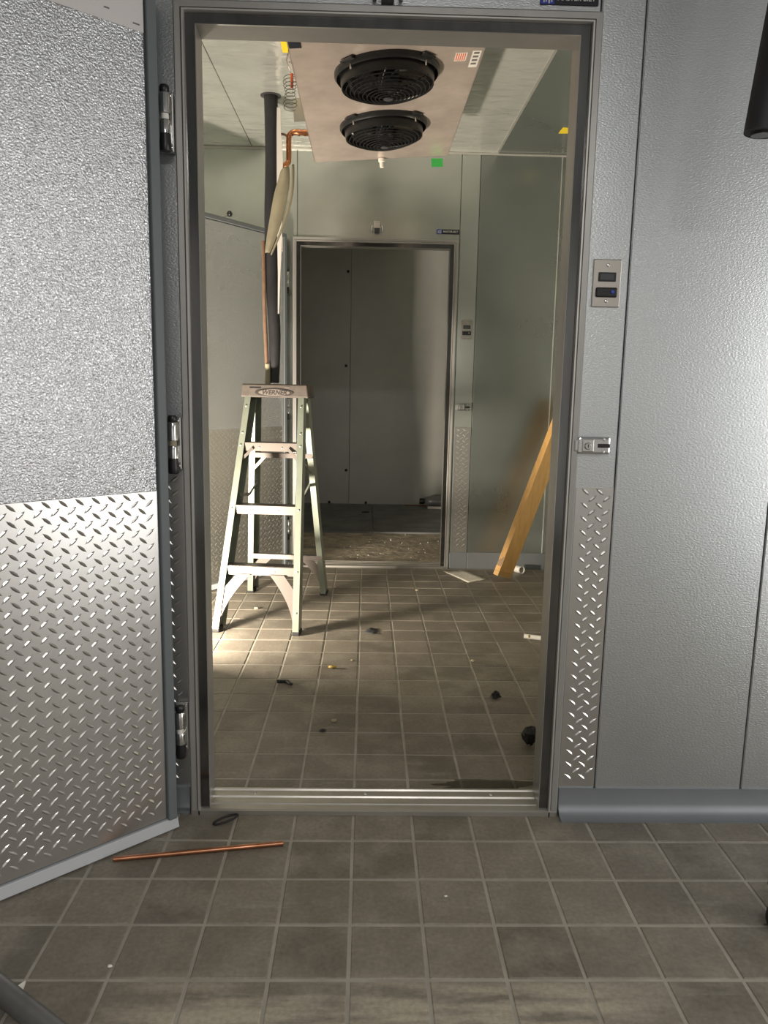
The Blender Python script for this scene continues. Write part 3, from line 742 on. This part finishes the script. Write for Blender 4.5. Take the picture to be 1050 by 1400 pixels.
# beige sleeve hanging from the copper line
e = empty('foam_sleeve', (-.43, 3.985, 1.80)); tag(e, 'beige slit foam sleeve hanging twisted in front of the black insulated pipe', 'insulation')
EDGE_L = [(0.0008, 0.3787), (-0.0134, 0.3283), (-0.0312, 0.2777), (-0.0457, 0.1999), (-0.0603, 0.1217), (-0.0713, 0.0533), (-0.0788, -0.0121)]
EDGE_S = [(0.043, 0.3996), (0.0446, 0.3364), (0.0393, 0.2794), (0.0215, 0.2083), (0.0054, 0.1402), (-0.0179, 0.075), (-0.0539, -0.0115)]
EDGE_R = [(0.064, 0.4134), (0.064, 0.3435), (0.0605, 0.2799), (0.0463, 0.2156), (0.0249, 0.1508), (-0.0072, 0.0684), (-0.0503, -0.0217)]
for nm, A_, B_, bulge in (('sleeve_front', EDGE_L, EDGE_S, .022), ('sleeve_back', EDGE_S, EDGE_R, .010)):
    mb = MB(); ns = 7
    for i, (a_, b_) in enumerate(zip(A_, B_)):
        for k in range(ns):
            t = k/(ns-1)
            if nm == 'sleeve_back': t = .38+.62*t
            mb.v.append((a_[0]+(b_[0]-a_[0])*t, -.03-bulge*math.sin(PI*t)+(.012 if nm == 'sleeve_back' else 0), a_[1]+(b_[1]-a_[1])*t))
    for i in range(len(A_)-1):
        for k in range(ns-1): mb.f.append((i*ns+k, i*ns+k+1, (i+1)*ns+k+1, (i+1)*ns+k))
    o = mb.build(nm, M['tape_tan'], e, smooth=True); so = o.modifiers.new('t', 'SOLIDIFY'); so.thickness = .006; so.offset = 0
    su = o.modifiers.new('s', 'SUBSURF'); su.levels = 1; su.render_levels = 2

e = empty('copper_line', (-.41, 4.10, 2.215)); tag(e, 'bright copper refrigerant tube bent down beside the black insulated pipe', 'pipe')
MB().tube([(-.030,-.02,.015),(-.016,-.012,.018),(.000,0,.035),(.004,.002,.06),(.004,.002,.14),(.008,.002,.165),(.03,.0,.178),(.06,0,.178),(.10,0,.176),(.15,0,.176)], .0135, 14, smooth=5).build('tube', M['copper'], e, smooth=True)
MB().tube([(-.045,.004,.168),(-.02,.004,.168),(.002,.004,.155)], .006, 10, smooth=4).build('branch_tube', M['copper_dull'], e, smooth=True)
for x in (.055, .085):
    MB().tube([(x-.006,0,.177),(x+.006,0,.177)], .0160, 14).build('coupling', M['copper'], e, smooth=True)
e = empty('wire_coil', (-.350, 3.62, 2.42)); tag(e, 'thin coiled sensor wire with orange tag hanging under the yellow tape', 'wire')
pts = [(.004,-.14,.117),(.0,-.10,.112),(-.012,-.05,.10),(-.006,-.02,.085),(.006,.0,.06)]
coil = []
for k in range(9*14):
    a = 2*PI*k/14; t = k/(9*14)
    coil.append((-.002+.030*math.cos(a)*(.85+.15*math.sin(3*t*PI)), .02*math.sin(a), .055-.13*t+.020*math.sin(a)))
MB().tube(pts+coil, .0014, 5, smooth=2).build('wire', M['wire'], e, smooth=True)
MB().tube([(.006,-.012,.062),(.007,-.012,.005)], .006, 10).build('orange_tag', M['orange'], e, smooth=True)

# ------------------------------------------------------------------ leaning board
def make_board():
    b0 = Vector((.905, 4.628, 0)); d = Vector((.345, .060, 1)).normalized()
    e = empty('lumber_board', b0); tag(e, 'yellow pine board leaning into the corner of the cold room', 'board')
    wv = Vector((-.78, -.63, 0)); wv = (wv-d*wv.dot(d)).normalized(); hv = d.cross(wv).normalized()
    if hv.y < 0: hv = -hv
    Wd, Th, Ln = .138, .038, 1.12
    p = lambda a, b, c: tuple(wv*a+hv*b+d*c)
    lowest = min(Vector(p(a, b, 0)).z for a in (0, Wd) for b in (0, Th))
    off = Vector((0, 0, -lowest+.0005))
    q = lambda a, b, c: tuple(Vector(p(a, b, c))+off)
    MB().hexa([q(0,0,.03), q(0,Th,.03), q(Wd,Th,.03), q(Wd,0,.03)], [q(0,0,Ln), q(0,Th,Ln), q(Wd,Th,Ln), q(Wd,0,Ln)]).build('timber', M['wood'], e, bevel=.002)
    MB().hexa([q(0,0,0), q(0,Th,0), q(Wd,Th,0), q(Wd,0,0)], [q(0,0,.03), q(0,Th,.03), q(Wd,Th,.03), q(Wd,0,.03)]).build('stained_end', M['wood_end'], e, bevel=.002)
    st = MB()
    for k in range(4):
        a0 = .004+k*.009
        c = [Wd+.0004]*4
        st.hexa([q(Wd, a0, .06), q(Wd, a0+.005, .06), q(Wd+.0005, a0+.005, .06), q(Wd+.0005, a0, .06)], [q(Wd, a0, .12-.008*k), q(Wd, a0+.005, .12-.008*k), q(Wd+.0005, a0+.005, .12-.008*k), q(Wd+.0005, a0, .12-.008*k)])
    st.build('grade_stamp', M['ink'], e)
make_board()
# white plastic cup lying behind the foot of the board
e = empty('plastic_cup', (.985, 4.79, .022), (PI/2*.96, 0, .5)); tag(e, 'white plastic cup lying on the tiles behind the leaning board', 'cup')
MB().lathe([(0,-.03),(.021,-.03),(.0225,-.026),(.021,.025),(.0235,.03),(.0205,.03),(.0185,-.024),(0,-.026)], 20).build('cup_body', M['white'], e, smooth=True)

# ------------------------------------------------------------------ things on the floor
def sheet_thing(name, corners, m, label, cat, nx=6, bend=.006, z=.002, seed=1):
    rnd = random.Random(seed); a, b, c, d = [Vector((x, y, 0)) for x, y in corners]; cen = (a+b+c+d)/4
    mb = MB()
    for i in range(nx+1):
        for j in range(nx+1):
            u, v = i/nx, j/nx; p = a*(1-u)*(1-v)+b*u*(1-v)+c*u*v+d*(1-u)*v-cen
            ed = max(abs(u-.5), abs(v-.5))*2
            mb.v.append((p.x+rnd.uniform(-.001,.001), p.y+rnd.uniform(-.001,.001), z+bend*rnd.random()*ed))
    for i in range(nx):
        for j in range(nx):
            q = i*(nx+1)+j; mb.f.append((q, q+nx+1, q+nx+2, q+1))
    o = mb.build(name, m, smooth=True); o.location = cen; so = o.modifiers.new('t', 'SOLIDIFY'); so.thickness = .0008
    return tag(o, label, cat)
sheet_thing('paper_sheet', [(.503,4.786),(.624,4.52),(.748,4.60),(.635,4.81)], M['paper_dirty'], 'dusty sheet of paper on the tiles by the foot of the board', 'paper', bend=.005)
sheet_thing('card', [(.001,3.545),(.052,3.512),(.074,3.588),(.03,3.612)], M['dark'], 'small dark grey card lying flat on the cold room tiles', 'card', nx=3, bend=.006, seed=4)
def lump(name, loc, sc, m, label, cat, seed, rough=.35, group=None, rz=0):
    rnd = random.Random(seed); mb = MB(); rings, seg = 6, 9; b = 0
    for i in range(rings+1):
        th = PI*i/rings
        for k in range(seg):
            a = 2*PI*k/seg; f = 1+rnd.uniform(-rough, rough)
            mb.v.append((math.sin(th)*math.cos(a)*f*sc[0], math.sin(th)*math.sin(a)*f*sc[1], (math.cos(th)*(1+rnd.uniform(-rough,rough)*.5)+1)*.5*2*sc[2]))
    for i in range(rings):
        for k in range(seg): mb.f.append((i*seg+k, (i+1)*seg+k, (i+1)*seg+(k+1) % seg, i*seg+(k+1) % seg))
    zmin = min(v[2] for v in mb.v); mb.v = [(x, y, z-zmin) for x, y, z in mb.v]
    o = mb.build(name, m, smooth=True); o.location = (loc[0], loc[1], .0005); o.rotation_euler = (0, 0, rz)
    return tag(o, label, cat, group)
# bent black cable tie tail / scrap
e = MB().tube([(-.032,.008,.006),(-.012,.010,.006),(.008,.006,.007),(.020,-.012,.006),(.030,-.020,.006)], .006, 8, smooth=4, rad=[.007,.006,.007,.006,.004]).build('rubber_scrap', M['debris_black'], smooth=True)
e.location = (-.305, 2.905, 0); tag(e, 'bent black rubber scrap on the tiles in front of the stepladder', 'scrap')
lump('tape_wad', (.502, 2.765), (.020,.014,.015), M['debris_black'], 'crumpled small wad of black tape on the open cold room tiles', 'scrap', 5, .5)
lump('tape_wad', (.556, 2.385), (.026,.024,.030), M['debris_black'], 'larger crumpled black wad on the tiles beside the right jamb'.replace('the right jamb', 'the doorway jamb'), 'scrap', 6, .45)
lump('yellow_scrap', (-.128, 3.072), (.018,.010,.006), M['mustard'], 'mustard yellow scrap on the cold room tiles', 'scrap', 8, .4)
for i, (x, y, s_, m_, lb) in enumerate((
        (-.044, 3.161, .008, 'stone', 'pale speck of grit on the tiles next to the mustard yellow scrap'),
        (-.097, 2.557, .010, 'stone', 'pale pebble on the tiles next to the flat dark chip'),
        (.474, 3.167, .011, 'stone', 'brown pebble on the tiles behind the small black tape wad'),
        (-.56, 3.914, .012, 'stone', 'brown pebble on the tiles between the stepladder legs'),
        (.305, 4.317, .010, 'stone', 'brown pebble on the tiles in front of the paper sheet'),
        (.20, 1.62, .004, 'white', 'tiny white speck on the tiles outside the threshold'),
        (-.50, 1.40, .005, 'white', 'tiny white speck on the tiles by the white triangular chip'))):
    lump('grit', (x, y), (s_, s_*.7, s_*.45), M[m_], lb, 'grit', 20+i, .35)
lump('dark_grit', (-.133, 2.481), (.012,.008,.004), M['debris_black'], 'flat dark chip on the tiles near the doorway threshold', 'grit', 31, .35)
e = empty('plastic_tube', (.80, 3.475, .0), (0, 0, -.35)); tag(e, 'short off-white plastic tube on the tiles inside the doorway', 'tube')
MB().tube([(-.045,0,.011),(.06,0,.011)], .011, 14).build('tube_body', M['white'], e, smooth=True)
MB().tube([(-.022,-.006,.014),(-.018,-.008,.016)], .007, 10).build('tube_mouth', M['mustard'], e, smooth=True)
e = MB().tube([(.034*math.cos(2*PI*i/14), .012*math.sin(2*PI*i/14), .004+.003*(1+math.cos(2*PI*i/14))) for i in range(14)], .0032, 7, closed=True).build('cable_loop', M['debris_black'], smooth=True)
e.location = (-.362, 1.928, 0); e.rotation_euler = (0, 0, .55); tag(e, 'small black cable tie loop outside the doorway threshold', 'cable tie')
e = empty('copper_tube', (-.40, 1.785, 0)); tag(e, 'long bare copper tube lying on the tiles by the open door', 'pipe')
mb = MB(); a, b = Vector((-.204,-.0355,.0065)), Vector((.203,.0345,.0065))
mb.tube([a, b], .0064, 14).build('tube_body', M['copper_old'], e, smooth=True)
MB().tube([a-Vector((.0008,.0001,0)), a+Vector((.002,.0003,0))], .0052, 14).build('tube_bore', M['black'], e, smooth=True)
flat('plastic_chip', [(-.012,-.012),(.010,-.010),(.006,.014)], .006, M['white'], 'white triangular chip on the tiles beside the grey pipe', 'chip', (-.655, 1.345, .0005))
e = empty('grey_pipe', (-.66, 1.27, 0)); tag(e, 'dull grey pipe length lying on the tiles outside the doorway', 'pipe')
mb = MB(); mb.tube([(-.13,.128,.0215),(.24,-.135,.0215)], .021, 18).build('pipe_body', M['hose'], e, smooth=True)
MB().tube([(-.132,.1295,.0215),(-.11,.114,.0215)], .0225, 18).build('pipe_end', M['dark'], e, smooth=True)
# wet patch by the threshold: thin film with ragged edge
rnd = random.Random(11); pts = []
for k in range(26):
    a = 2*PI*k/26; f = 1+rnd.uniform(-.22,.22); pts.append((.150*math.cos(a)*f, .030*math.sin(a)*f))
flat('puddle', pts, .0006, M['wet'], 'dark wet patch on the tiles along the threshold', 'puddle', (.375, 2.132, .0012))
# black boot-like caster at the right, outside
e = empty('caster', (.925, 1.515, 0)); tag(e, 'black rubber caster wheel on the tiles by the front wall', 'caster')
o = MB().lathe([(0,-.014),(.02,-.014),(.033,-.012),(.037,-.006),(.037,.006),(.033,.012),(.02,.014),(0,.014)], 24).build('wheel', M['rubber'], e, smooth=True); o.rotation_euler = (PI/2, 0, .4); o.location = (0,0,.037)
MB().box((-.01,-.024,.03),(.03,-.018,.09)).build('fork', M['black'], e, bevel=.002); MB().box((-.01,.018,.03),(.03,.024,.09)).build('fork', M['black'], e, bevel=.002)
MB().box((-.02,-.03,.088),(.06,.03,.10)).build('top_plate', M['black'], e, bevel=.002)
# black foam pipe hanging near the front wall, top right
e = empty('hanging_pipe', (.775, 1.62, 1.672)); tag(e, 'black foam insulated pipe hanging from the ceiling in front of the steel wall', 'pipe')
MB().tube([(0,0,0),(.030,0,.28),(.10,0,HC-1.672)], .034, 20, smooth=5).build('foam_sleeve', M['black_matt'], e, smooth=True)
MB().tube([(0,0,-.004),(0,0,.004)], .020, 16).build('bore', M['black'], e, smooth=True)

# ------------------------------------------------------------------ store room contents
e = empty('gas_cylinder', (.77, 7.33, .074), (0, PI/2, 0)); tag(e, 'grey metal cylinder lying on the store room floor by the back wall', 'cylinder')
MB().lathe([(0,-.20),(.025,-.20),(.040,-.185),(.050,-.155),(.054,-.13),(.055,.25),(.05,.27),(0,.28)], 22).build('cylinder_body', M['grey_can'], e, smooth=True)
MB().lathe([(0,-.25),(.026,-.25),(.028,-.245),(.028,-.205),(.022,-.2)], 16).build('cap', M['black'], e, smooth=True)
e = MB().bar((-.13,.0,.012),(.22,-.02,.012),(0,.012,0),(0,0,.011)).build('white_stick', M['white'], bevel=.003); e.location = (.72, 7.22, .018); tag(e, 'white stick lying on the store room floor beside the cylinder', 'stick')
flat('red_strip', [(-.12,-.006),(.12,-.008),(.12,.008),(-.12,.007)], .006, M['red'], 'thin red strip on the store room floor along the back wall', 'strip', (.50, 7.40, .0185))
flat('dark_scrap', [(-.03,-.012),(.025,-.008),(.04,.014),(-.02,.012)], .008, M['debris_black'], 'flat dark scrap on the grey store room floor panel', 'scrap', (.0, 6.95, .0185))
rub = MB(); rnd = random.Random(5)
for k in range(70):
    x, y = rnd.uniform(-.5,.62), 5.05+rnd.random()**1.2*1.0; s_ = rnd.uniform(.003,.0075)
    b = len(rub.v)
    rub.v += [(x-s_,y-s_*.6,0.0025),(x+s_,y-s_*.5,0.0025),(x+s_*.4,y+s_,0.0025),(x,y,0.0025+s_*1.1)]; rub.f += [(b,b+1,b+3),(b+1,b+2,b+3),(b+2,b,b+3)]
o = rub.build('rubble', M['paper_dirty'], fl3); o['kind'] = 'stuff'

# ------------------------------------------------------------------ body of the assumed work lamp, out of view
e = empty('assumed_work_lamp', (LAMP.x, LAMP.y, 0), (0, 0, -.54)); tag(e, 'assumed yellow floor work lamp standing on the cold room tiles', 'lamp')
MB().tube([(-.10,.03,.008),(-.10,-.16,.008),(.10,-.16,.008),(.10,.03,.008)], .008, 8, smooth=4).build('base_frame', M['black'], e, smooth=True)
for sx in (-1, 1): MB().tube([(sx*.10,-.07,.008),(sx*.10,-.07,.22)], .007, 8).build('bracket_arm', M['black'], e, smooth=True)
hd = empty('lamp_head', (0, 0, .22), (.58, 0, 0), e)
MB().box((-.09,-.085,-.06),(.09,-.025,.06)).build('housing', M['yellow'], hd, bevel=.008)
MB().box((-.082,-.026,-.052),(.082,-.022,.052)).build('reflector', M['chrome'], hd)
for k in range(5): MB().box((-.085,-.10,-.05+k*.024),(.085,-.085,0.0025+k*.024)).build('cooling_fin', M['dark'], hd)
